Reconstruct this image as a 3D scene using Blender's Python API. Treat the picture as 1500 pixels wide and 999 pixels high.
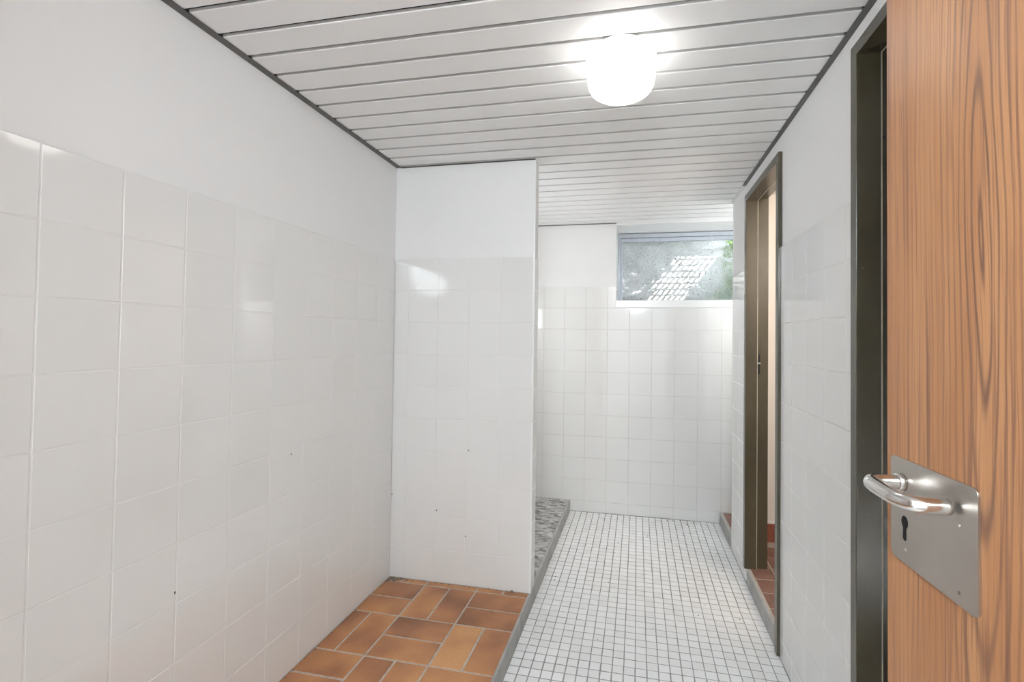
import bpy, bmesh, math, random
from mathutils import Vector, Matrix
random.seed(7)
S = bpy.context.scene
COL = S.collection
for o in list(bpy.data.objects):
    bpy.data.objects.remove(o)

# ------------------------------------------------------------------ camera
CAM_H = 1.2224
def cam_axes(p, y, r):
    f = Vector((-math.sin(y)*math.cos(p), math.cos(y)*math.cos(p), math.sin(p)))
    rt = Vector((math.cos(y), math.sin(y), 0)); up = rt.cross(f)
    return rt*math.cos(r)+up*math.sin(r), up*math.cos(r)-rt*math.sin(r), f
ca, cb, cc = cam_axes(0.0199, 0.2007, 0.0132)
cam_d = bpy.data.cameras.new('camera'); cam = bpy.data.objects.new('camera', cam_d); COL.objects.link(cam)
cam.matrix_world = Matrix(((ca.x, cb.x, -cc.x, 0), (ca.y, cb.y, -cc.y, 0), (ca.z, cb.z, -cc.z, CAM_H), (0, 0, 0, 1)))
cam_d.sensor_fit = 'HORIZONTAL'; cam_d.sensor_width = 36.0
cam_d.lens = 685.49*36/1500
cam_d.shift_x = -(794.32-750)/1500; cam_d.shift_y = -(499.5-481.98)/1500
cam_d.clip_start = 0.02
S.camera = cam

# ------------------------------------------------------------------ world, sun, lamps, exposure
W = bpy.data.worlds.new('sky'); S.world = W; W.use_nodes = True
W.node_tree.nodes['Background'].inputs[0].default_value = (0.86, 0.93, 1.0, 1)
W.node_tree.nodes['Background'].inputs[1].default_value = 23.0
SUN_DIR = Vector((-0.96, -1.0, -1.24)).normalized()
sd = bpy.data.lights.new('sun', 'SUN'); sd.energy = 12; sd.angle = math.radians(0.1); sd.color = (1, .96, .9)
so = bpy.data.objects.new('sun', sd); COL.objects.link(so); so.location = (3, 8, 6)
so.rotation_euler = SUN_DIR.to_track_quat('-Z', 'Y').to_euler()
# fill light added in the unseen entrance hall behind the camera
hd = bpy.data.lights.new('hall_fill', 'POINT'); hd.shadow_soft_size = .24; hd.energy = 75; hd.color = (.87, .945, 1)
ho = bpy.data.objects.new('hall_fill', hd); COL.objects.link(ho); ho.location = (-0.05, -0.70, 1.93)
# small warm lamp in the toilet cubicle
wd = bpy.data.lights.new('cubicle_lamp', 'POINT'); wd.energy = 8; wd.shadow_soft_size = 0.1; wd.color = (1, .87, .785)
wo = bpy.data.objects.new('cubicle_lamp', wd); COL.objects.link(wo); wo.location = (1.10, 1.80, 1.75)
# added fills, unseen: shower bay (behind the partition), side alcove (behind the far pillar)
for nm_, loc_, e_ in (('bay_fill', (-1.0, 2.52, 1.40), 3.6), ('alcove_fill', (1.02, 3.10, 1.55), 5.0)):
    ld_ = bpy.data.lights.new(nm_, 'POINT'); ld_.shadow_soft_size = .16; ld_.energy = e_; ld_.color = (.93, .97, 1)
    lo_ = bpy.data.objects.new(nm_, ld_); COL.objects.link(lo_); lo_.location = loc_
LAMP_STRENGTH = 2.8
S.view_settings.view_transform = 'Standard'; S.view_settings.look = 'None'
S.view_settings.gamma = 1.0; S.view_settings.use_curve_mapping = False
S.view_settings.exposure = 0.76

# ------------------------------------------------------------------ dimensions (metres)
XL, YP, XP, YB, XR = -1.1523, 2.075, -0.4604, 3.3342, 0.5508
ZC, ZT, ZS, TP = 2.045, 1.5954, 0.0745, 0.1520
YP2 = YP+0.086            # rear face of the partition
YREAR = -0.10             # front face of the wall behind the camera
TT = 0.0045               # tiles stand proud of the paint by this

# ------------------------------------------------------------------ materials
def mat(name):
    m = bpy.data.materials.new(name); m.use_nodes = True
    nt = m.node_tree; b = nt.nodes['Principled BSDF']
    return m, nt, b
def setp(b, col=None, rough=None, metal=None, spec=None, coat=None):
    if col is not None: b.inputs['Base Color'].default_value = (*col, 1)
    if rough is not None: b.inputs['Roughness'].default_value = rough
    if metal is not None: b.inputs['Metallic'].default_value = metal
    if spec is not None: b.inputs['Specular IOR Level'].default_value = spec
    if coat is not None: b.inputs['Coat Weight'].default_value = coat
def node(nt, t, **kw):
    n = nt.nodes.new(t)
    for k, v in kw.items():
        if k.startswith('i_'): n.inputs[k[2:]].default_value = v
        else: setattr(n, k, v)
    return n
def ramp(nt, stops):
    r = nt.nodes.new('ShaderNodeValToRGB'); e = r.color_ramp.elements
    while len(e) < len(stops): e.new(0.5)
    for i, (p, c) in enumerate(stops):
        e[i].position = p; e[i].color = (*c, 1) if len(c) == 3 else c
    return r
def noise(nt, scale, detail=3, rough=.55, vec=None, dist=0.0):
    n = node(nt, 'ShaderNodeTexNoise'); n.inputs['Scale'].default_value = scale
    n.inputs['Detail'].default_value = detail; n.inputs['Roughness'].default_value = rough; n.inputs['Distortion'].default_value = dist
    if vec is not None: nt.links.new(vec, n.inputs['Vector'])
    return n
def coords(nt, kind='Object', scale=(1, 1, 1)):
    tc = node(nt, 'ShaderNodeTexCoord'); mp = node(nt, 'ShaderNodeMapping'); mp.inputs['Scale'].default_value = scale
    nt.links.new(tc.outputs[kind], mp.inputs['Vector']); return mp.outputs['Vector']
def bump(nt, b, src, strength, dist=0.001):
    bp = node(nt, 'ShaderNodeBump'); bp.inputs['Strength'].default_value = strength; bp.inputs['Distance'].default_value = dist
    nt.links.new(src, bp.inputs['Height']); nt.links.new(bp.outputs['Normal'], b.inputs['Normal'])
def plain(name, col, rough=.5, metal=0, var=.03, scale=6, bstr=0, bscale=60, spec=None):
    m, nt, b = mat(name); setp(b, col, rough, metal, spec)
    n = noise(nt, scale, 3, vec=coords(nt))
    lo = tuple(max(0, c*(1-var)) for c in col); hi = tuple(min(1, c*(1+var)) for c in col)
    r = ramp(nt, [(.3, lo), (.7, hi)]); nt.links.new(n.outputs['Fac'], r.inputs['Fac']); nt.links.new(r.outputs['Color'], b.inputs['Base Color'])
    if bstr:
        n2 = noise(nt, bscale, 4, vec=coords(nt)); bump(nt, b, n2.outputs['Fac'], bstr)
    return m

PAINT = plain('white_wall_paint', (.84, .836, .828), .75, var=.012, scale=2, bstr=.12, bscale=90)
GROUTB = plain('greyed_grout', (.66, .65, .63), .8, var=.12, scale=9)
GROUT = plain('white_grout', (.765, .757, .74), .7, var=.03, scale=20)
m, nt, b = mat('glazed_white_tile'); TILE = m
setp(b, (.80, .79, .765), .07, spec=.75)
oi = node(nt, 'ShaderNodeObjectInfo')
r = ramp(nt, [(0, (.800, .794, .776)), (1, (.815, .809, .793))]); nt.links.new(oi.outputs['Random'], r.inputs['Fac']); nt.links.new(r.outputs['Color'], b.inputs['Base Color'])
n = noise(nt, 9, 2, vec=coords(nt)); bump(nt, b, n.outputs['Fac'], .10, .002)
m, nt, b = mat('white_mosaic_glaze'); MOSAIC = m
setp(b, (.8, .8, .79), .33)
oi = node(nt, 'ShaderNodeObjectInfo')
ge = node(nt, 'ShaderNodeNewGeometry')
ad = node(nt, 'ShaderNodeMath', operation='ADD'); nt.links.new(oi.outputs['Random'], ad.inputs[0]); nt.links.new(ge.outputs['Random Per Island'], ad.inputs[1])
fr = node(nt, 'ShaderNodeMath', operation='FRACT'); nt.links.new(ad.outputs[0], fr.inputs[0])
r = ramp(nt, [(0, (.83, .828, .818)), (.5, (.875, .873, .865)), (1, (.90, .90, .895))]); nt.links.new(fr.outputs[0], r.inputs['Fac'])
nz = noise(nt, 3.0, 4, vec=coords(nt, 'Generated')); nt.links.new(r.outputs['Color'], b.inputs['Base Color'])
MGROUT = plain('grey_mosaic_grout', (.33, .32, .31), .85, var=.25, scale=9)
m, nt, b = mat('terracotta_clinker'); TERRA = m
setp(b, (.5, .25, .12), .38, spec=.4)
oi = node(nt, 'ShaderNodeObjectInfo')
tc = node(nt, 'ShaderNodeTexCoord')
va = node(nt, 'ShaderNodeVectorMath', operation='ADD'); mu = node(nt, 'ShaderNodeMath', operation='MULTIPLY'); mu.inputs[1].default_value = 37.0
nt.links.new(oi.outputs['Random'], mu.inputs[0]); nt.links.new(tc.outputs['Object'], va.inputs[0]); nt.links.new(mu.outputs[0], va.inputs[1])
n1 = noise(nt, 5.5, 2, .4, va.outputs[0]); n2 = noise(nt, 160, 3, .6, va.outputs[0])
r1 = ramp(nt, [(.28, (.27, .115, .055)), (.45, (.42, .185, .085)), (.58, (.53, .245, .105)), (.75, (.64, .33, .14))])
ad = node(nt, 'ShaderNodeMath', operation='MULTIPLY_ADD'); ad.inputs[1].default_value = .26; 
nt.links.new(oi.outputs['Random'], ad.inputs[0]); 
sb = node(nt, 'ShaderNodeMath', operation='SUBTRACT'); sb.inputs[1].default_value = .13
nt.links.new(n1.outputs['Fac'], sb.inputs[0]); nt.links.new(sb.outputs[0], ad.inputs[2]); nt.links.new(ad.outputs[0], r1.inputs['Fac'])
mx = node(nt, 'ShaderNodeMixRGB', blend_type='MULTIPLY'); mx.inputs['Fac'].default_value = .35
r2 = ramp(nt, [(.3, (.75, .75, .75)), (.65, (1.1, 1.1, 1.1))]); nt.links.new(n2.outputs['Fac'], r2.inputs['Fac'])
nt.links.new(r1.outputs['Color'], mx.inputs[1]); nt.links.new(r2.outputs['Color'], mx.inputs[2]); nt.links.new(mx.outputs[0], b.inputs['Base Color'])
bump(nt, b, n2.outputs['Fac'], .15)
TERRAD = plain('brown_clinker', (.25, .135, .10), .45, var=.22, scale=9)
TERRAR = plain('red_clinker', (.33, .115, .075), .4, var=.2, scale=9)
TGROUT = plain('sandy_floor_grout', (.50, .44, .38), .9, var=.2, scale=40, bstr=.3, bscale=300)
CEMENT = plain('grey_cement', (.43, .425, .41), .8, var=.15, scale=14, bstr=.3, bscale=120)
SLAT = plain('white_lacquered_slat', (.945, .943, .937), .36, var=.01, scale=3)
TRIMG = plain('grey_metal_trim', (.115, .11, .105), .45, var=.15, scale=20)
TRIMB = plain('brown_metal_trim', (.075, .055, .042), .45, var=.2, scale=20)
VOID = plain('dark_ceiling_void', (.012, .011, .010), .95, var=.1)
WHITE = plain('white_gloss_paint', (.86, .86, .855), .25, var=.01)
ALU = plain('pale_blue_grey_frame', (.55, .59, .65), .4, var=.06, scale=30)
CONC = plain('weathered_concrete', (.50, .50, .49), .9, var=.25, scale=5, bstr=.4, bscale=60)
EARTH = plain('dark_soil', (.08, .065, .045), .95, var=.4, scale=12)
MOSS = plain('moss_green_leaf', (.20, .34, .07), .6, var=.4, scale=25)
LEAF = plain('dry_leaf_brown', (.16, .11, .05), .8, var=.4, scale=30)
BLACK = plain('black_hole', (.006, .006, .006), .8, var=.1)
CHIP = plain('dark_chip', (.10, .085, .07), .8, var=.3, scale=200)
CRUMB = plain('mortar_crumb', (.24, .19, .14), .95, var=.4, scale=120)
STEELG = plain('galvanised_steel', (.45, .45, .45), .45, metal=1, var=.1)
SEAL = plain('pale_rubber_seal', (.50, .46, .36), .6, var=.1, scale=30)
CREAM = plain('cream_wall_paint', (.80, .77, .72), .7, var=.015)
# dark bronze lacquer of the steel door frames, with pale scuffs
m, nt, b = mat('olive_bronze_lacquer'); BRONZE = m
setp(b, (.09, .075, .045), .27, spec=.8)
n1 = noise(nt, 8, 3, vec=coords(nt, scale=(1, 1, .4))); r1 = ramp(nt, [(.3, (.052, .043, .024)), (.7, (.085, .072, .044))]); nt.links.new(n1.outputs['Fac'], r1.inputs['Fac'])
n2 = noise(nt, 95, 2, vec=coords(nt)); r2 = ramp(nt, [(.755, (0, 0, 0)), (.80, (1, 1, 1))]); nt.links.new(n2.outputs['Fac'], r2.inputs['Fac'])
mx = node(nt, 'ShaderNodeMixRGB'); nt.links.new(r2.outputs['Color'], mx.inputs[0]); nt.links.new(r1.outputs['Color'], mx.inputs[1]); mx.inputs[2].default_value = (.35, .33, .25, 1)
nt.links.new(mx.outputs[0], b.inputs['Base Color'])
n3 = noise(nt, 25, 3, vec=coords(nt)); bump(nt, b, n3.outputs['Fac'], .08)
# flecked grey stone floor of the shower
m, nt, b = mat('flecked_grey_stone'); STONE = m
setp(b, (.4, .4, .39), .5)
v1 = coords(nt, scale=(1, 1.7, 1)); nd = noise(nt, 30, 2, vec=v1); 
vm = node(nt, 'ShaderNodeVectorMath', operation='MULTIPLY_ADD'); vm.inputs[1].default_value = (.03, .03, .03); nt.links.new(nd.outputs['Color'], vm.inputs[0]); nt.links.new(v1, vm.inputs[2])
vo = node(nt, 'ShaderNodeTexVoronoi'); vo.inputs['Scale'].default_value = 30; nt.links.new(vm.outputs[0], vo.inputs['Vector'])
sp = node(nt, 'ShaderNodeSeparateColor'); nt.links.new(vo.outputs['Color'], sp.inputs[0])
r1 = ramp(nt, [(0, (.15, .147, .138)), (.3, (.30, .295, .28)), (.6, (.44, .435, .42)), (1, (.60, .60, .58))]); nt.links.new(sp.outputs[0], r1.inputs['Fac']); nt.links.new(r1.outputs['Color'], b.inputs['Base Color'])
# veneer of the open door: long ring pattern, vertical grain
m, nt, b = mat('teak_veneer'); WOOD = m
setp(b, (.5, .27, .14), .42, spec=.45)
tc = node(nt, 'ShaderNodeTexCoord')
mp = node(nt, 'ShaderNodeMapping'); mp.inputs['Location'].default_value = (0, .180, -1.34); nt.links.new(tc.outputs['Object'], mp.inputs['Vector'])
wob = noise(nt, 7, 3, .5, coords(nt, scale=(0, 1, .25)))
def sub(o, k): 
    n_ = node(nt, 'ShaderNodeMath', operation='MULTIPLY_ADD'); n_.inputs[1].default_value = k; n_.inputs[2].default_value = -k/2; nt.links.new(o, n_.inputs[0]); return n_.outputs[0]
cmb = node(nt, 'ShaderNodeCombineXYZ'); nt.links.new(sub(wob.outputs['Fac'], .030), cmb.inputs['Y'])
vw = node(nt, 'ShaderNodeVectorMath', operation='ADD'); nt.links.new(mp.outputs[0], vw.inputs[0]); nt.links.new(cmb.outputs[0], vw.inputs[1])
def streak(scale, zs, detail, lo, hi, loc=0.0):
    m_ = node(nt, 'ShaderNodeMapping'); m_.inputs['Scale'].default_value = (0, 1, zs); m_.inputs['Location'].default_value = (loc, 0, 0); nt.links.new(vw.outputs[0], m_.inputs['Vector'])
    n_ = noise(nt, scale, detail, .6, m_.outputs[0]); r_ = ramp(nt, [(lo, (0, 0, 0)), (hi, (1, 1, 1))]); nt.links.new(n_.outputs['Fac'], r_.inputs['Fac']); return r_.outputs['Color']
def mixc(a_, b_, fac, mode='MIX'):
    n_ = node(nt, 'ShaderNodeMixRGB', blend_type=mode)
    for k_, v_ in ((0, fac), (1, a_), (2, b_)):
        if isinstance(v_, (tuple, float, int)): n_.inputs[k_].default_value = v_
        else: nt.links.new(v_, n_.inputs[k_])
    return n_.outputs[0]
col = mixc((.44, .192, .080, 1), (.565, .285, .131, 1), streak(16, .10, 2, .3, .7))
col = mixc((.27, .125, .070, 1), col, streak(95, .016, 4, .33, .43, 3.0))
col = mixc((.36, .165, .085, 1), col, streak(210, .016, 3, .36, .47, 9.0))
sc1 = node(nt, 'ShaderNodeVectorMath', operation='MULTIPLY'); sc1.inputs[1].default_value = (0, 1, .070); nt.links.new(vw.outputs[0], sc1.inputs[0])
ln = node(nt, 'ShaderNodeVectorMath', operation='LENGTH'); nt.links.new(sc1.outputs[0], ln.inputs[0])
m1 = node(nt, 'ShaderNodeMath', operation='MULTIPLY'); m1.inputs[1].default_value = 640; nt.links.new(ln.outputs['Value'], m1.inputs[0])
si = node(nt, 'ShaderNodeMath', operation='SINE'); nt.links.new(m1.outputs[0], si.inputs[0])
rr = node(nt, 'ShaderNodeMapRange'); rr.inputs['From Min'].default_value = -1; nt.links.new(si.outputs[0], rr.inputs['Value'])
pw = node(nt, 'ShaderNodeMath', operation='POWER'); pw.inputs[1].default_value = 5.0; nt.links.new(rr.outputs[0], pw.inputs[0])
fd = node(nt, 'ShaderNodeMapRange'); fd.inputs['From Min'].default_value = .012; fd.inputs['From Max'].default_value = .075; fd.inputs['To Min'].default_value = 1.0; fd.inputs['To Max'].default_value = .25; nt.links.new(ln.outputs['Value'], fd.inputs['Value'])
ml = node(nt, 'ShaderNodeMath', operation='MULTIPLY'); nt.links.new(pw.outputs[0], ml.inputs[0]); nt.links.new(fd.outputs[0], ml.inputs[1])
ml2 = node(nt, 'ShaderNodeMath', operation='MULTIPLY'); nt.links.new(ml.outputs[0], ml2.inputs[0]); nt.links.new(streak(30, .15, 2, .15, .5, 5.0), ml2.inputs[1])
col = mixc(col, (.21, .10, .06, 1), ml2.outputs[0])
col = mixc(col, streak(420, .03, 2, .2, .5, 7.0), .22, 'MULTIPLY')
nt.links.new(col, b.inputs['Base Color'])
# brushed metal of the plate and the lever
m, nt, b = mat('brushed_steel'); STEEL = m
setp(b, (.56, .53, .49), .34, 1)
n1 = noise(nt, 7, 3, vec=coords(nt)); r1 = ramp(nt, [(.3, (.50, .47, .43)), (.7, (.60, .57, .53))]); nt.links.new(n1.outputs['Fac'], r1.inputs['Fac']); nt.links.new(r1.outputs['Color'], b.inputs['Base Color'])
n2 = noise(nt, 400, 2, vec=coords(nt, scale=(1, 1, .05))); bump(nt, b, n2.outputs['Fac'], .04)
m, nt, b = mat('polished_steel'); POLISH = m
setp(b, (.72, .70, .68), .17, 1)
n2 = noise(nt, 30, 2, vec=coords(nt)); bump(nt, b, n2.outputs['Fac'], .01)
# opal glass of the lamp
m, nt, b = mat('lit_opal_glass'); OPAL = m
setp(b, (.9, .9, .88), .25)
b.inputs['Emission Color'].default_value = (1, .985, .95, 1); b.inputs['Emission Strength'].default_value = LAMP_STRENGTH
# dusty window glass
m, nt, b = mat('dusty_window_glass'); GLASS = m
nt.nodes.remove(b); out = nt.nodes['Material Output']
cv = coords(nt)
n1 = noise(nt, 5, 4, .6, cv); r1 = ramp(nt, [(.3, (.26, .26, .26)), (.75, (.48, .48, .48))]); nt.links.new(n1.outputs['Fac'], r1.inputs['Fac'])
n2 = noise(nt, 70, 3, .6, cv); r2 = ramp(nt, [(.61, (0, 0, 0)), (.68, (1, 1, 1))]); nt.links.new(n2.outputs['Fac'], r2.inputs['Fac'])
n3 = noise(nt, 150, 3, .6, cv); r3 = ramp(nt, [(.36, (.62, .63, .63)), (.58, (.86, .87, .88))]); nt.links.new(n3.outputs['Fac'], r3.inputs['Fac'])
tr = node(nt, 'ShaderNodeBsdfTransparent'); tr.inputs[0].default_value = (.95, .96, .965, 1)
tl = node(nt, 'ShaderNodeBsdfTranslucent'); nt.links.new(r3.outputs['Color'], tl.inputs[0])
df = node(nt, 'ShaderNodeBsdfDiffuse'); df.inputs[0].default_value = (.03, .03, .028, 1)
gl = node(nt, 'ShaderNodeBsdfGlossy'); gl.inputs['Roughness'].default_value = .5
s1 = node(nt, 'ShaderNodeMixShader'); nt.links.new(r1.outputs['Color'], s1.inputs[0]); nt.links.new(tr.outputs[0], s1.inputs[1]); nt.links.new(tl.outputs[0], s1.inputs[2])
s2 = node(nt, 'ShaderNodeMixShader'); nt.links.new(r2.outputs['Color'], s2.inputs[0]); nt.links.new(s1.outputs[0], s2.inputs[1]); nt.links.new(df.outputs[0], s2.inputs[2])
s3 = node(nt, 'ShaderNodeMixShader'); s3.inputs[0].default_value = .006; nt.links.new(s2.outputs[0], s3.inputs[1]); nt.links.new(gl.outputs[0], s3.inputs[2])
nt.links.new(s3.outputs[0], out.inputs['Surface'])

# ------------------------------------------------------------------ helpers
def tag(o, label=None, cat=None, kind=None, group=None):
    if label: o['label'] = label
    if cat: o['category'] = cat
    if kind: o['kind'] = kind
    if group: o['group'] = group
    return o
def link(name, me, parent=None, mw=None):
    o = bpy.data.objects.new(name, me); COL.objects.link(o)
    if parent is not None:
        o.parent = parent; o.matrix_parent_inverse = parent.matrix_basis.inverted()
    if mw is not None: o.matrix_basis = mw
    return o
def empty(name, loc):
    o = bpy.data.objects.new(name, None); COL.objects.link(o); o.location = loc; o.empty_display_size = .1
    return o
def to_mesh(name, bm, m, smooth=False):
    bmesh.ops.recalc_face_normals(bm, faces=bm.faces)
    me = bpy.data.meshes.new(name); bm.to_mesh(me); bm.free(); me.materials.append(m)
    if smooth:
        for p in me.polygons: p.use_smooth = True
    return me
def add_box(bm, x0, x1, y0, y1, z0, z1):
    v = [bm.verts.new(p) for p in ((x0, y0, z0), (x1, y0, z0), (x1, y1, z0), (x0, y1, z0), (x0, y0, z1), (x1, y0, z1), (x1, y1, z1), (x0, y1, z1))]
    for f in ((0, 3, 2, 1), (4, 5, 6, 7), (0, 1, 5, 4), (1, 2, 6, 5), (2, 3, 7, 6), (3, 0, 4, 7)):
        bm.faces.new([v[i] for i in f])
def boxes(name, m, bl, parent=None, bev=0):
    bm = bmesh.new()
    for bx in bl: add_box(bm, *bx)
    if bev:
        bmesh.ops.bevel(bm, geom=list(bm.edges), offset=bev, segments=2, affect='EDGES', profile=.5)
    return link(name, to_mesh(name, bm, m), parent)
def prism(name, m, poly, axis, a0, a1, parent=None, bev=0, smooth=False):
    """polygon (2-D points) extruded along axis 'x','y' or 'z' from a0 to a1"""
    bm = bmesh.new()
    def P(p, t): return {'x': (t, p[0], p[1]), 'y': (p[0], t, p[1]), 'z': (p[0], p[1], t)}[axis]
    A = [bm.verts.new(P(p, a0)) for p in poly]; B = [bm.verts.new(P(p, a1)) for p in poly]
    n = len(poly)
    bm.faces.new(A); bm.faces.new(B[::-1])
    for i in range(n): bm.faces.new((A[i], A[(i+1) % n], B[(i+1) % n], B[i]))
    if bev: bmesh.ops.bevel(bm, geom=list(bm.edges), offset=bev, segments=2, affect='EDGES', profile=.5)
    return link(name, to_mesh(name, bm, m, smooth), parent)
TILE_CACHE = {}
def tile_mesh(w, h, t, m, ch=.0012, name='tile'):
    key = (round(w, 4), round(h, 4), t, m.name, ch)
    if key in TILE_CACHE: return TILE_CACHE[key]
    bm = bmesh.new(); x, y = w/2, h/2; d = ch*.7
    lay = [[bm.verts.new((sx*x, sy*y, 0)) for sx, sy in ((-1, -1), (1, -1), (1, 1), (-1, 1))],
           [bm.verts.new((sx*x, sy*y, t-d)) for sx, sy in ((-1, -1), (1, -1), (1, 1), (-1, 1))],
           [bm.verts.new((sx*(x-ch), sy*(y-ch), t)) for sx, sy in ((-1, -1), (1, -1), (1, 1), (-1, 1))]]
    bm.faces.new(lay[0][::-1]); bm.faces.new(lay[2])
    for k in (0, 1):
        for i in range(4): bm.faces.new((lay[k][i], lay[k][(i+1) % 4], lay[k+1][(i+1) % 4], lay[k+1][i]))
    TILE_CACHE[key] = to_mesh(name, bm, m); return TILE_CACHE[key]
def basis(origin, u, v, tilt=0.0):
    u, v = Vector(u), Vector(v); n = u.cross(v)
    mw = Matrix(((u.x, v.x, n.x, origin[0]), (u.y, v.y, n.y, origin[1]), (u.z, v.z, n.z, origin[2]), (0, 0, 0, 1)))
    if tilt:
        mw = mw @ Matrix.Rotation(random.gauss(0, tilt), 4, 'X') @ Matrix.Rotation(random.gauss(0, tilt), 4, 'Y')
    return mw
def spans(lo, hi, joints, minw=.012):
    e = [lo]+[j for j in sorted(joints) if lo+minw < j < hi-minw]+[hi]
    return list(zip(e[:-1], e[1:]))
ROWS = [ZT-k*TP for k in range(0, 12)]
def rows(z0): return spans(z0, ZT, ROWS, .01)
def tile_field(wall, u_spans, z_spans, place, joint=.0026, tilt=.0016, skip=None):
    """place(u_centre, z_centre) -> (origin, u, v) on the bed plane"""
    for (u0, u1) in u_spans:
        for (z0, z1) in z_spans:
            if skip and skip(u0, u1, z0, z1): continue
            o, u, v = place((u0+u1)/2, (z0+z1)/2)
            link('tile', tile_mesh(u1-u0-joint, z1-z0-joint, TT-.0005, TILE), wall, basis(o, u, v, tilt))

# ------------------------------------------------------------------ wall_left
wl = boxes('wall_left', PAINT, [(XL-.12, XL-TT, YREAR-.1, YB+.1, -.05, ZC+.12)])
tag(wl, 'long white wall tiled to shoulder height beside the terracotta floor', 'wall', 'structure')
boxes('grout_bed', GROUT, [(XL-TT, XL-.0012, YREAR, YP, ZS, ZT-.001), ], wl)
tile_field(wl, spans(YREAR, YP, [.6986+.152*k for k in range(-6, 9)]), rows(ZS),
           lambda u, z: ((XL-TT, u, z), (0, 1, 0), (0, 0, 1)))
# ------------------------------------------------------------------ wall_partition
wp = boxes('wall_partition', PAINT, [(XL-TT, XP-TT, YP+TT, YP2-TT, ZS-.001, ZC+.03)])
tag(wp, 'short white tiled partition wall standing between terracotta floor and grey shower floor', 'wall', 'structure')
boxes('grout_bed', GROUT, [(XL, XP-.002, YP+.0012, YP+TT, ZS, ZT-.001), (XP-TT, XP-.0012, YP+.004, YP2-.003, ZS, ZT-.001)], wp)
tile_field(wp, spans(XL+.001, XP-.004, [-1.081+.154*k for k in range(0, 4)]), rows(ZS),
           lambda u, z: ((u, YP+TT, z), (1, 0, 0), (0, 0, 1)))
for z0, z1 in rows(ZS):
    link('end_tile', tile_mesh(.079, z1-z0-.0026, TT-.0005, TILE), wp, basis((XP-TT, (YP+YP2)/2+.003, (z0+z1)/2), (0, 1, 0), (0, 0, 1), .0012))
# rounded white edge strips at the free end of the partition
for zz0, zz1 in ((ZS, ZC-.012),):
    prism('edge_strip', WHITE, [(XP-.008, YP+.0005), (XP-.002, YP+.0012), (XP-.0003, YP+.003), (XP+.0004, YP+.008), (XP-.008, YP+.008)], 'z', zz0, zz1, wp)

# ------------------------------------------------------------------ wall_back with window opening
WX0, WX1, WZ0, WZ1, WYG, WYO = -.152, .92, 1.497, 2.035, 3.64, 3.758
XO = 1.35
wb = boxes('wall_back', PAINT, [(XL-.12, WX0, YB+TT, WYO, -.05, 2.28), (WX1, XO+.1, YB+TT, WYO, -.05, 2.28), (WX0, WX1, YB+TT, WYO, -.05, WZ0-.03),
                                (WX0, WX1, YB+TT, WYG+.03, WZ1, 2.28), (WX0, WX1, WYG+.03, WYO, 1.992, 2.28)])
tag(wb, 'far white wall with square tiles below a small basement window', 'wall', 'structure')
boxes('grout_bed', GROUTB, [(XL, WX0, YB+.0012, YB+TT, 0, ZT-.001), (WX0, XO, YB+.0012, YB+TT, 0, 1.443), (WX1, XO, YB+.0012, YB+TT, 1.443, ZT-.001)], wb)
bj = [.404+.153*k for k in range(-11, 7)]
bplace = lambda u, z: ((u, YB+TT, z), (1, 0, 0), (0, 0, 1))
tile_field(wb, spans(XL+.004, XO, bj), spans(0.0, 1.4434, ROWS), bplace, joint=.0030)
tile_field(wb, spans(XL+.004, WX0, bj), [(1.4434, ZT)], bplace, joint=.0030)
tile_field(wb, spans(WX1, XO, bj), [(1.4434, ZT)], bplace, joint=.0030)

# ------------------------------------------------------------------ wall_right: pillar, middle panel, near panel
D1 = dict(n=2.018, f=2.545, top=1.941); D2 = dict(n=.60, f=1.312, top=1.956); FW = .033; XF = .540
XW2 = XR+.085
wr = boxes('wall_right', PAINT, [(XR+TT, XW2, D1['f']+.02, 2.933, 0, ZC+.03), (XR+TT, XW2, D2['f']+.02, D1['n']-.02, 0, ZC+.03), (XR+TT, XW2, YREAR, D2['n']-.02, 0, ZC+.03),
                                 (XR+TT, XW2, D1['n']-.02, D1['f']+.02, D1['top']+.02, ZC+.03), (XR+TT, XW2, D2['n']-.02, D2['f']+.02, D2['top']+.02, ZC+.03)])
tag(wr, 'white wall with two door openings, glossy tiles reflecting the window', 'wall', 'structure')
segs = [(D1['f']+FW, 2.933), (D2['f']+FW, D1['n']-FW), (YREAR, D2['n']-FW)]
boxes('grout_bed', GROUT, [(XR+.0012, XR+TT, a+.002, b_-.002, 0, ZT-.001) for a, b_ in segs], wr)
for a, b_ in segs:
    tile_field(wr, spans(a, b_, [1.40+.15*k for k in range(-10, 11)]), rows(0.0), lambda u, z: ((XR+TT, u, z), (0, -1, 0), (0, 0, 1)), tilt=.0022)
prism('edge_strip', WHITE, [(XR-.0005, 2.925), (XR-.0005, 2.932), (XR+.003, 2.9355), (XR+.010, 2.9355), (XR+.010, 2.925)], 'z', 0, ZC-.012, wr)

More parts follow.
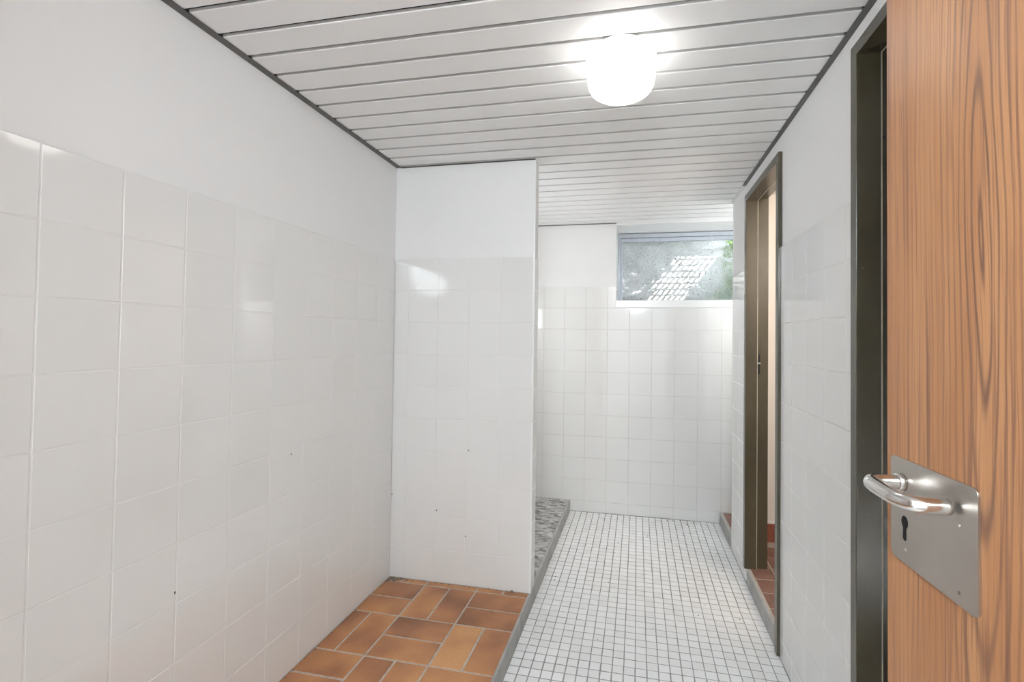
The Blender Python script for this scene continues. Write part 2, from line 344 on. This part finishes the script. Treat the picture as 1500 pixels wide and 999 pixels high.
# ------------------------------------------------------------------ wall behind the camera, hall, cubicles (close the room)
wq = boxes('wall_rear', PAINT, [(XL-.12, -.47, YREAR-.1, YREAR, -.05, ZC+.03), (.42, XO+.4, YREAR-.1, YREAR, -.05, ZC+.03), (-.47, .42, YREAR-.1, YREAR, 2.04, ZC+.03)])
tag(wq, 'white wall around the entrance doorway the view is taken from', 'wall', 'structure')
wh = boxes('wall_hall', PAINT, [(-1.4, -1.3, -2.3, YREAR-.1, -.05, ZC+.12), (1.2, 1.3, -2.3, YREAR-.1, -.05, ZC+.12), (-1.4, 1.3, -2.4, -2.3, -.05, ZC+.12)])
tag(wh, 'plain white walls of the hall behind the entrance doorway', 'wall', 'structure')
wc = boxes('wall_cubicle', CREAM, [(XW2, XO, 2.862, 2.933, 0, ZC+.12), (XW2, XO, 1.50, 1.56, 0, ZC+.12), (XO, XO+.1, YREAR, YB+.02, -.05, ZC+.12),
                                   (XW2, XO, 1.56, 2.862, 2.06, 2.10), (XW2, XO, YREAR, 1.50, 2.06, 2.10)])
tag(wc, 'warm cream painted wall inside the toilet cubicle seen through the bronze door frame', 'wall', 'structure')
bb = boxes('baseboard_cubicle', TERRAR, [(XW2, XO, 2.848, 2.862, ZS+.022, ZS+.125)])
tag(bb, 'red terracotta skirting tile at the foot of the cream cubicle wall', 'skirting', 'structure')
boxes('grout_line', WHITE, [(XW2, XO, 2.850, 2.862, ZS+.125, ZS+.137)], bb)
boxes('mortar_foot', TGROUT, [(XW2, XO, 2.835, 2.862, ZS-.001, ZS+.022)], bb)

# ------------------------------------------------------------------ floor (white mosaic channel)
fl = boxes('floor', MGROUT, [(XP-.003, XR+.012, -2.3, YB+.01, -.06, -.0010)])
tag(fl, 'small white square mosaic floor with grey joints in the sunken passage', 'floor', 'structure')
MP = .0424
ncol = int(round((XR-XP)/MP)); mp_x = (XR-XP)/ncol
mt = tile_mesh(mp_x-.0036, MP-.0036, .005, MOSAIC, .0008, 'mosaic_tile')
r_first = int((1.72)/MP); n_obj = 0
rest = bmesh.new()
def frustum(bm, cx, cy, w, h, z0, z1, ch):
    A = [bm.verts.new((cx+sx*w/2, cy+sy*h/2, z0)) for sx, sy in ((-1, -1), (1, -1), (1, 1), (-1, 1))]
    B = [bm.verts.new((cx+sx*(w/2-ch), cy+sy*(h/2-ch), z1)) for sx, sy in ((-1, -1), (1, -1), (1, 1), (-1, 1))]
    bm.faces.new(B)
    for i in range(4): bm.faces.new((A[i], A[(i+1) % 4], B[(i+1) % 4], B[i]))
j = -1
while True:
    yc = YB-.004-MP*(j+1.5)
    if yc < -.05: break
    j += 1
    for i in range(ncol):
        xc = XP+mp_x*(i+.5); jx, jy = random.uniform(-.0005, .0005), random.uniform(-.0005, .0005); dz = random.uniform(-.0003, .0002)
        if 1.80 < yc < 2.33 and n_obj < 300:
            link('mosaic_tile', mt, fl, basis((xc+jx, yc+jy, -.005+dz), (1, 0, 0), (0, 1, 0), .002)); n_obj += 1
        else:
            frustum(rest, xc+jx, yc+jy, mp_x-.0036, MP-.0036, -.003, dz, .0008)
mr = link('mosaic_tiles', to_mesh('mosaic_tiles', rest, MOSAIC), fl); mr['kind'] = 'stuff'
# risers of grey cement
for nm, bx, lab in (('trim_1', (XP-.012, XP, YREAR, YP2, -.02, ZS-.0015), 'grey cement kerb edging the terracotta floor along the mosaic passage'),
                    ('trim_2', (XP-.014, XP, YP2+.001, YB-.001, -.02, ZS), 'grey cement kerb edging the flecked shower floor'),
                    ('trim_3', (XR, XR+.014, D1['n']-FW+.03, D1['f']+FW-.03, -.02, ZS-.002), 'grey cement riser under the bronze cubicle door frame'),
                    ('trim_4', (XR, XR+.014, 2.934, YB-.001, -.02, ZS-.001), 'grey cement riser of the step beside the far wall')):
    tag(boxes(nm, CEMENT, [bx], bev=.003), lab, 'kerb', 'structure')

# ------------------------------------------------------------------ terracotta floors
def basket(parent, x0, x1, y0, y1, tx, ty, tm, zt, joint=.0085):
    i0, i1 = int((x0-tx)/tm)-2, int((x1-tx)/tm)+2
    j0, j1 = int((ty-y1)/tm)-2, int((ty-y0)/tm)+2
    for i in range(i0, i1+1):
        for jj in range(j0, j1+1):
            cx0, cy1 = tx+i*tm, ty-jj*tm; cy0 = cy1-tm
            hz = (i+jj) % 2 == 0
            for k in (0, 1):
                if hz: r_ = (cx0, cx0+tm, cy0+k*tm/2, cy0+(k+1)*tm/2)
                else: r_ = (cx0+k*tm/2, cx0+(k+1)*tm/2, cy0, cy1)
                a0, a1, b0, b1 = max(r_[0]+joint/2, x0), min(r_[1]-joint/2, x1), max(r_[2]+joint/2, y0), min(r_[3]-joint/2, y1)
                if a1-a0 < .012 or b1-b0 < .012: continue
                w, h = round(a1-a0, 4), round(b1-b0, 4)
                link('clinker_tile', tile_mesh(w, h, .010, TERRA, .0018, 'clinker_tile'), parent, basis(((a0+a1)/2, (b0+b1)/2, zt-.010+random.uniform(-.0006, .0004)), (1, 0, 0), (0, 1, 0), .0015))
ft = boxes('floor_left', TGROUT, [(XL-.002, XP-.012, YREAR, YP2-.001, -.05, ZS-.0022)])
tag(ft, 'orange brown terracotta tile floor laid in basket weave beside the partition', 'floor', 'structure')
basket(ft, XL, XP-.010, YREAR, YP-.001, -.9525, 1.7944, .2461, ZS)
fr_ = boxes('floor_right', TGROUT, [(XR+.012, XO, .0, YB, -.05, ZS-.0022)])
tag(fr_, 'dull brown terracotta floor tiles with pale joints behind the bronze door frame', 'floor', 'structure')
def grid_floor(parent, x0, x1, y0, y1, xs, pitch, joint):
    for xa, xb in spans(x0, x1, xs):
        y = y1
        for ya, yb_ in spans(y0, y1, [y1-pitch*k for k in range(1, 20)]):
            w, h = round(xb-xa-joint, 4), round(yb_-ya-joint, 4)
            if w < .01 or h < .01: continue
            link('clinker_tile', tile_mesh(w, h, .010, TERRAD, .0018, 'clinker_tile'), parent, basis(((xa+xb)/2, (ya+yb_)/2, ZS-.010), (1, 0, 0), (0, 1, 0), .001))
grid_floor(fr_, XR+.016, XO, 1.56, 2.835, [XR+.016+.108, XR+.016+.355], .128, .008)
grid_floor(fr_, XR+.016, XO, 2.935, YB-.002, [XR+.25, XR+.5], .246, .008)
fs = boxes('floor_shower', STONE, [(XL-.002, XP-.014, YP2, YB+.003, -.05, ZS-.001)])
tag(fs, 'mottled dark and light grey flecked floor of the shower bay behind the partition', 'floor', 'structure')
fh = boxes('floor_hall', WHITE, [(-1.3, 1.2, -2.3, YREAR-.005, -.05, -.004)])
fh.location.z = -.0; tag(fh, 'plain pale floor of the hall behind the entrance doorway', 'floor', 'structure')

# ------------------------------------------------------------------ ceiling
ce = boxes('ceiling', VOID, [(XL-.12, XO+.1, YREAR-.2, WYO-.3, ZC+.045, ZC+.16), (-1.4, 1.3, -2.4, YREAR-.2, ZC+.045, ZC+.16)])
tag(ce, 'low ceiling of white lacquered slats with narrow open joints', 'ceiling', 'structure')
PITCH, SWD, SH = .0993, .0856, .0098
prof = [(0, SH), (0, .0020), (.0006, .0006), (.0020, 0), (SWD-.0020, 0), (SWD-.0006, .0006), (SWD, .0020), (SWD, SH)]
def slat_mesh(x0, x1):
    bm = bmesh.new()
    A = [bm.verts.new((x0, p[0], p[1])) for p in prof]; B = [bm.verts.new((x1, p[0], p[1])) for p in prof]
    bm.faces.new(A); bm.faces.new(B[::-1])
    for i in range(len(prof)): bm.faces.new((A[i], A[(i+1) % len(prof)], B[(i+1) % len(prof)], B[i]))
    return to_mesh('ceiling_slat', bm, SLAT)
sm_a, sm_b = slat_mesh(XL+.0185, XR-.0125), slat_mesh(XL+.0185, XO-.02)
sm_c = slat_mesh(XL+.0185, XR-.0125)
y = .964-SWD-PITCH*10
while y < YB-.03:
    me = sm_b if y > 2.94 else sm_a
    link('ceiling_slat', me, ce, Matrix.Translation((0, y, ZC+random.uniform(-.0004, .0004)))); y += PITCH
boxes('hall_panel', PAINT, [(-1.35, 1.25, -2.35, YREAR-.1, ZC, ZC+.04)], ce)
# edge profiles
def langle(name, m, pts, axis, a0, a1, label):
    o = prism(name, m, pts, axis, a0, a1); tag(o, label, 'trim', 'structure'); return o
zb = ZC-.003
langle('trim_5', TRIMG, [(XL-TT, zb), (XL+.0200, zb), (XL+.0200, zb+.0015), (XL-.001, zb+.0015), (XL-.001, zb+.02), (XL-TT, zb+.02)], 'y', YREAR, YP, 'dark grey metal angle between slat ceiling and long white wall')
langle('trim_6', TRIMG, [(XR+TT, zb), (XR-.0140, zb), (XR-.0140, zb+.0015), (XR+.001, zb+.0015), (XR+.001, zb+.02), (XR+TT, zb+.02)], 'y', YREAR, 2.62, 'dark grey metal angle between slat ceiling and wall with door openings')
langle('trim_7', WHITE, [(XR+TT, zb), (XR-.0135, zb), (XR-.0135, zb+.0015), (XR+.001, zb+.0015), (XR+.001, zb+.02), (XR+TT, zb+.02)], 'y', 2.62, 2.933, 'pale end piece of the ceiling angle at the far pillar')
langle('trim_8', TRIMB, [(YP+TT, zb-.0010), (YP-.006, zb-.001), (YP-.006, zb+.0006), (YP, zb+.0006), (YP, zb+.02), (YP+TT, zb+.02)], 'x', XL+.02, XP-.004, 'thin brown metal angle along the top of the partition')
langle('trim_9', TRIMG, [(YB+TT, zb), (YB-.012, zb), (YB-.012, zb+.0015), (YB, zb+.0015), (YB, zb+.02), (YB+TT, zb+.02)], 'x', XL, WX0, 'thin dark angle along the top of the far wall')

# ------------------------------------------------------------------ ceiling lamp
def lathe(name, m, prof_, parent, seg=48, smooth=True, mw=None):
    bm = bmesh.new(); rings = []
    for r_, z_ in prof_:
        if r_ < 1e-6: rings.append([bm.verts.new((0, 0, z_))])
        else: rings.append([bm.verts.new((r_*math.cos(2*math.pi*k/seg), r_*math.sin(2*math.pi*k/seg), z_)) for k in range(seg)])
    for A, B in zip(rings[:-1], rings[1:]):
        for k in range(seg):
            k2 = (k+1) % seg
            if len(A) == 1 and len(B) == 1: continue
            if len(A) == 1: bm.faces.new((A[0], B[k], B[k2]))
            elif len(B) == 1: bm.faces.new((A[k], A[k2], B[0]))
            else: bm.faces.new((A[k], A[k2], B[k2], B[k]))
    return link(name, to_mesh(name, bm, m, smooth), parent, mw)
LX, LY = -.053, 1.352
lamp = empty('ceiling_lamp', (LX, LY, ZC-.001)); tag(lamp, 'round lit opal glass ceiling lamp fixed to the white slats', 'lamp')
def lp(pts): return [(r_, z_) for r_, z_ in pts]
def place(o): o.parent = lamp; o.matrix_parent_inverse = Matrix.Identity(4); o.matrix_basis = Matrix.Identity(4); return o
place(lathe('base_ring', WHITE, lp([(0, 0), (.092, 0), (.092, -.012), (0, -.012)]), None, smooth=False))
place(lathe('glass_shade', OPAL, lp([(.0925, -.0118), (.0955, -.0118), (.0985, -.014), (.1000, -.019), (.0995, -.035), (.0965, -.075), (.0930, -.092), (.087, -.103), (.077, -.110), (.062, -.1145), (.04, -.1165), (.02, -.117), (0, -.117)]), None))

# ------------------------------------------------------------------ steel door frames (door_2, door_3)
def steel_frame(name, d, zlo_near, zlo_far, label):
    root = empty(name, (XF, d['f'], ZS)); tag(root, label, 'door frame', 'structure')
    rb, xs, xe = .014, .597, XW2+.016
    f, n_, t = d['f'], d['n'], d['top']
    prism('jamb', BRONZE, [(XF, f), (XF, f+FW), (xe, f+FW), (xe, f+rb), (xs, f+rb), (xs, f)], 'z', zlo_far, t+FW, root, bev=.0012)
    prism('jamb', BRONZE, [(XF, n_), (XF, n_-FW), (xe, n_-FW), (xe, n_-rb), (xs, n_-rb), (xs, n_)], 'z', zlo_near, t+FW, root, bev=.0012)
    prism('head', BRONZE, [(XF+.0002, t), (XF+.0002, t+FW-.0002), (xe, t+FW-.0002), (xe, t+rb), (xs, t+rb), (xs, t)], 'y', n_-.002, f+.002, root, bev=.0012)
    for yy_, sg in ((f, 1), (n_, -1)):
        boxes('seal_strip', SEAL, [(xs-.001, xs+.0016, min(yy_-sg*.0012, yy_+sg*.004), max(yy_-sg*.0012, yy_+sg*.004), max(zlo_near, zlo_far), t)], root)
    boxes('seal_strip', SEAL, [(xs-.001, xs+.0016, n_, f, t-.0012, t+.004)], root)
    return root
d1 = steel_frame('door_2', D1, .004, ZS-.001, 'narrow bronze steel door frame of the lit toilet cubicle')
d2 = steel_frame('door_3', D2, .004, .004, 'bronze steel door frame just beyond the open wooden door')
# strike plate holes in the far jamb of the cubicle frame
for z0, z1 in ((1.175, 1.215), (1.115, 1.165)):
    boxes('latch_hole', BLACK, [(.602, .613, D1['f']+.0125, D1['f']+.0142, z0-.06, z1-.06)], d1)
lh = boxes('strike_lip', STEELG, [(.600, .615, D1['f']+.0122, D1['f']+.0141, 1.1065, 1.1135)], d1)
lathe('plug_hole', BLACK, [(0, .0004), (.0035, .0004), (.0035, -.001), (0, -.001)], d2, 16, False, basis((.6085, D2['f']+.0138, 1.745), (1, 0, 0), (0, 0, 1)))

# ------------------------------------------------------------------ open wooden door (door_1)
PH = math.radians(2.5)
DD, DN = Vector((-math.sin(PH), math.cos(PH), 0)), Vector((-math.cos(PH), -math.sin(PH), 0))   # along the leaf towards its free edge; out of the visible face
# local frame: X = into the room away from the leaf's visible face (DN), Y = along the leaf, Z = up; origin at the free edge of the visible face
door = empty('door_1', (.357, .77, 0)); tag(door, 'open teak veneered door with a square steel plate and lever handle', 'door', 'structure')
door.matrix_basis = Matrix(((DN.x, DD.x, 0, .357), (DN.y, DD.y, 0, .77), (0, 0, 1, 0), (0, 0, 0, 1)))
def dpart(o, parent=None):
    o.parent = parent or door; o.matrix_parent_inverse = Matrix.Identity(4); o.matrix_basis = Matrix.Identity(4); return o
leaf = dpart(boxes('leaf', WOOD, [(-.040, 0, -.835, 0, .012, 1.975)], bev=.0012))
def rrect(y0, y1, z0, z1, r_, n=5):
    P = []
    for cy, cz, a0 in ((y1-r_, z1-r_, 0), (y0+r_, z1-r_, 90), (y0+r_, z0+r_, 180), (y1-r_, z0+r_, 270)):
        for k in range(n+1):
            a = math.radians(a0+90*k/n); P.append((cy+r_*math.cos(a), cz+r_*math.sin(a)))
    return P
plate = dpart(prism('cover_plate', STEEL, rrect(-.1775, -.0155, .9255, 1.0650, .008), 'x', .0002, .0030, bev=.0006))
# lever: neck, bend, grip towards the hinge side
import itertools
def tube(name, m, pts, rad, parent, seg=20, caps=True):
    bm = bmesh.new(); rings = []
    pts = [Vector(p) for p in pts]
    for i, p in enumerate(pts):
        t = (pts[min(i+1, len(pts)-1)]-pts[max(i-1, 0)]).normalized()
        a = t.cross(Vector((0, 0, 1))).normalized(); b2 = a.cross(t)
        rr_ = rad[i] if isinstance(rad, (list, tuple)) else rad
        rings.append([bm.verts.new(p+a*rr_*math.cos(2*math.pi*k/seg)+b2*rr_*math.sin(2*math.pi*k/seg)) for k in range(seg)])
    for A, B in zip(rings[:-1], rings[1:]):
        for k in range(seg): bm.faces.new((A[k], A[(k+1) % seg], B[(k+1) % seg], B[k]))
    if caps: bm.faces.new(rings[0][::-1]); bm.faces.new(rings[-1])
    o = link(name, to_mesh(name, bm, m, True), None); return dpart(o, parent)
HZ, HY, HN, GR = 1.0333, -.0433, .0505, .0094
ctrl = [(.003, HY), (.010, HY), (.018, HY), (.028, HY), (.037, HY-.001), (.044, HY-.005), (.0485, HY-.013), (.0505, HY-.025), (.0515, HY-.040), (.052, HY-.055), (.0515, HY-.068),
        (.0495, HY-.080), (.0455, HY-.0895), (.0395, HY-.0955), (.032, HY-.0975), (.022, HY-.0975), (.013, HY-.0975), (.0085, HY-.0975), (.0072, HY-.0975)]
path = [(n_, y_, HZ) for n_, y_ in ctrl]
rad = [GR]*len(path); rad[-1] = GR*.75; rad[-2] = GR*.96
lever = tube('lever_handle', POLISH, path, rad, door)
tube('neck_collar', POLISH, [(.003, HY, HZ), (.0105, HY, HZ), (.0115, HY, HZ)], [.0118, .0118, .0105], lever)
kh = []
ky, kz = -.0475, .9745
for k in range(0, 17):
    a = math.radians(-62+304*k/16); kh.append((ky+.0072*math.cos(a), kz+.006+.0085*math.sin(a)*1.0))
kh += [(ky-.0037, kz-.016), (ky-.0018, kz-.0185), (ky+.0018, kz-.0185), (ky+.0037, kz-.016)]
dpart(prism('keyhole', BLACK, kh, 'x', .0029, .0033), plate)
for sy, sz, mm in ((-.0490, .9440, POLISH), (-.1490, 1.0155, POLISH), (-.1490, .9400, CHIP)):
    bm = bmesh.new()
    bmesh.ops.create_uvsphere(bm, u_segments=12, v_segments=6, radius=.0023)
    for v in bm.verts: v.co.x = v.co.x*.35+.0030; 
    o = link('screw', to_mesh('screw', bm, mm, True), None); dpart(o, plate)
    for v in o.data.vertices: v.co.y += sy; v.co.z += sz

# ------------------------------------------------------------------ window
win = empty('window_1', (0, WYG, WZ0)); tag(win, 'small high basement window with dusty glass and white sill', 'window', 'structure')
def wbar(name, m, bx, parent, bev=.002): return boxes(name, m, [bx], parent, bev)
fo = .030
wz1 = 2.028
frm = []
wbar('frame_bar', ALU, (WX0+.002, WX1, WYG-.02, WYG+.028, wz1-fo, wz1), win)
wbar('frame_bar', ALU, (WX0+.002, WX0+.002+.018, WYG-.02, WYG+.028, WZ0+.01, wz1-fo-.0005), win)
wbar('frame_bar', ALU, (WX0+.002, WX1, WYG-.02, WYG+.028, WZ0-.01, WZ0+.0095), win)
wbar('frame_bar', ALU, (WX1-.02, WX1, WYG-.02, WYG+.028, WZ0+.01, wz1-fo-.0005), win)
sash = wbar('sash_bar', ALU, (WX0+.0215, WX1-.021, WYG-.010, WYG+.018, wz1-fo-.031, wz1-fo-.0025), win)
wbar('sash_bar', ALU, (WX0+.0215, WX0+.038, WYG-.010, WYG+.018, WZ0+.0105, wz1-fo-.0315), win)
wbar('sash_bar', ALU, (WX1-.037, WX1-.021, WYG-.010, WYG+.018, WZ0+.0105, wz1-fo-.0315), win)
wbar('sash_bar', ALU, (WX0+.0385, WX1-.0375, WYG-.010, WYG+.018, WZ0+.0105, WZ0+.022), win)
boxes('pane', GLASS, [(WX0+.0370, WX1-.036, WYG+.002, WYG+.0035, WZ0+.021, wz1-fo-.030)], win)
wbar('sill', WHITE, (WX0-.001, WX1, YB-.002, WYG-.021, 1.4445, WZ0), win, .003)
wbar('reveal', WHITE, (WX0-.0005, WX0+.0012, YB+.0005, WYG-.021, WZ0, WZ1), win, 0)
wbar('soffit', WHITE, (WX0, WX1, YB-.001, WYG-.0205, WZ1-.004, WZ1+.010), win, 0)

# ------------------------------------------------------------------ light well outside the window
ZG = 2.30
lw = boxes('light_well', CONC, [(-.75, 1.55, 4.46, 4.56, 1.0, ZG-.012), (-.85, -.75, WYO, 4.56, 1.0, ZG-.012), (1.45, 1.55, WYO, 4.46, 1.0, ZG-.012), (-.75, 1.45, WYO, 4.46, 1.0, 1.10)])
tag(lw, 'grey concrete light well behind the dusty basement window', 'light well', 'structure')
gs = boxes('ground', EARTH, [(-6, 7, 4.56, 9, 2.0, ZG-.01), (-6, -.85, WYO, 4.56, 2.0, ZG-.01), (1.55, 7, WYO, 4.56, 2.0, ZG-.01)])
tag(gs, 'dark soil around the light well outside', 'ground', 'structure')
cov = boxes('cover_slab', CONC, [(.958, 1.55, WYO+.002, 4.56, ZG-.011, ZG+.03)], bev=.004)
tag(cov, 'concrete slab covering part of the light well', 'slab', 'structure')
gr = empty('well_grating', (.1, WYO, ZG)); tag(gr, 'steel grating over the light well casting a lattice of sunlight on the glass', 'grating')
bx_m = {}
k = 0; x = -.74
gb = .0095
cb_me = None
while x < .957:
    boxes('grating_bar', STEELG, [(x-.0065, x+.0065, WYO+.003, 4.458, ZG-.006, ZG-.001)], gr); x += .040
yy = WYO+.01
while yy < 4.455:
    boxes('cross_bar', STEELG, [(-.745, .956, yy-gb/2, yy+gb/2, ZG-.005, ZG-.002)], gr); yy += .036
# dry leaves lying on the grating
bm = bmesh.new()
def add_leaf(bm, cx, cy, s, z):
    a0 = random.uniform(0, 6.28); P = []
    for k in range(8):
        a = 2*math.pi*k/8; rx = s*(1.0 if k % 2 == 0 else .82); P.append(bm.verts.new((cx+rx*math.cos(a+a0), cy+.7*rx*math.sin(a+a0), z+random.uniform(0, .006))))
    bm.faces.new(P)
for k in range(2600):
    cx, cy = random.uniform(-.74, .66), random.uniform(WYO+.02, 4.45)
    if .375 < cx < .445 and not (random.random() < .35): continue
    if cx > .60 and random.random() < .5: continue
    add_leaf(bm, cx, cy, random.uniform(.018, .034), ZG+.001+random.random()*.012)
ll = link('leaf_litter', to_mesh('leaf_litter', bm, LEAF)); tag(ll, 'dry brown leaves lying on the well grating', 'leaves', 'stuff')
# earth and rotted leaves heaped in the well
bm = bmesh.new()
nx_, ny_ = 44, 14; gv = []
for i in range(nx_+1):
    row_ = []
    for k in range(ny_+1):
        yv = WYO+.05+(4.455-WYO-.05)*k/ny_; h_ = 1.40+.20*min(1, k/ny_*1.3)+random.uniform(-.012, .018)
        row_.append(bm.verts.new((-.745+1.30*i/nx_, yv, h_)))
    gv.append(row_)
for i in range(nx_):
    for k in range(ny_): bm.faces.new((gv[i][k], gv[i+1][k], gv[i+1][k+1], gv[i][k+1]))
sh = link('soil_heap', to_mesh('soil_heap', bm, EARTH)); tag(sh, 'dark earth and rotted leaves heaped in the light well', 'soil', 'stuff')
# green plant growing at the edge of the well
bm = bmesh.new()
for k in range(800):
    c = Vector((random.gauss(.72, .08), random.uniform(3.80, 4.1), 0)); c.x = max(c.x, .61); c.z = random.uniform(1.11, 2.02) if c.x > .68 else random.uniform(1.11, 1.62)
    d = Vector((random.gauss(0, 1), random.gauss(0, 1), random.gauss(.3, .6))).normalized(); s = Vector((random.gauss(0, 1), random.gauss(0, 1), random.gauss(0, 1))).cross(d).normalized()
    L, w = random.uniform(.03, .06), random.uniform(.012, .022)
    q0, q1, q2, q3 = c, c+d*L*.5+s*w, c+d*L, c+d*L*.5-s*w
    bm.faces.new([bm.verts.new(p) for p in (q0, q1, q2, q3)])
pl = empty('leafy_plant', (.74, 3.95, 1.10)); tag(pl, 'green leafy plant growing in the light well behind the glass', 'plant')
fo_ = link('foliage', to_mesh('foliage', bm, MOSS), pl); fo_['kind'] = 'stuff'
for sx_, sy_, h_ in ((.70, 3.9, .7), (.76, 4.0, .85), (.74, 3.95, .6)):
    prism('stem', MOSS, [(sx_+.006*math.cos(k*1.047), sy_+.006*math.sin(k*1.047)) for k in range(6)], 'z', 1.10, 1.10+h_, pl)

# ------------------------------------------------------------------ small marks and debris
def chip(wall, o, u, v, s=.0035, asp=1.6):
    lathe('chip', CHIP, [(0, .0004), (s*.6, .0004), (s, 0), (0, -.0005)], wall, 8, False, basis(o, u, v) @ Matrix.Diagonal((1, asp, 1, 1)))
for yy, zz in ((1.4015, .8165), (1.000, .560)): chip(wl, (XL-.0003, yy, zz), (0, 1, 0), (0, 0, 1), .0025)
for xx, zz in ((-1.148, .465), (-.918, .408), (-.773, .300), (-.765, .697)): chip(wp, (xx, YP+.0003, zz), (1, 0, 0), (0, 0, 1), .0026)
bm = bmesh.new()
def crumb(x, y, z, s):
    mm = Matrix.Translation((x, y, z+s*.35)) @ Matrix.Rotation(random.uniform(0, 6), 4, 'Z') @ Matrix.Diagonal((random.uniform(.7, 1.6), random.uniform(.7, 1.2), random.uniform(.5, .9), 1))
    bmesh.ops.create_icosphere(bm, subdivisions=1, radius=s, matrix=mm)
for k in range(90): crumb(XL+.006+abs(random.gauss(0, .045)), YP-.004-abs(random.gauss(0, .014)), ZS-.001, random.uniform(.0015, .0055))
for k in range(60): crumb(random.uniform(XL+.05, XP-.02), YP-.002-abs(random.gauss(0, .004)), ZS-.001, random.uniform(.0012, .0035))
crumb(-.545, YP-.006, ZS, .008); crumb(-.538, YP-.008, ZS, .005)
for k in range(50): crumb(XL+.002+abs(random.gauss(0, .003)), random.uniform(1.3, YP), ZS-.001, random.uniform(.001, .003))
db = link('mortar_debris', to_mesh('mortar_debris', bm, CRUMB)); tag(db, 'crumbs of old brown mortar along the foot of the partition', 'debris', 'stuff')
bm = bmesh.new()
for k in range(46): crumb(random.uniform(XP+.01, XR-.01), random.uniform(1.85, YB-.01) if k > 14 else YB-.01-abs(random.gauss(0, .05)), .0002, random.uniform(.0018, .0042))
dk = link('dirt_specks', to_mesh('dirt_specks', bm, CHIP)); tag(dk, 'tiny dark dirt specks scattered over the white mosaic floor', 'dirt', 'stuff')
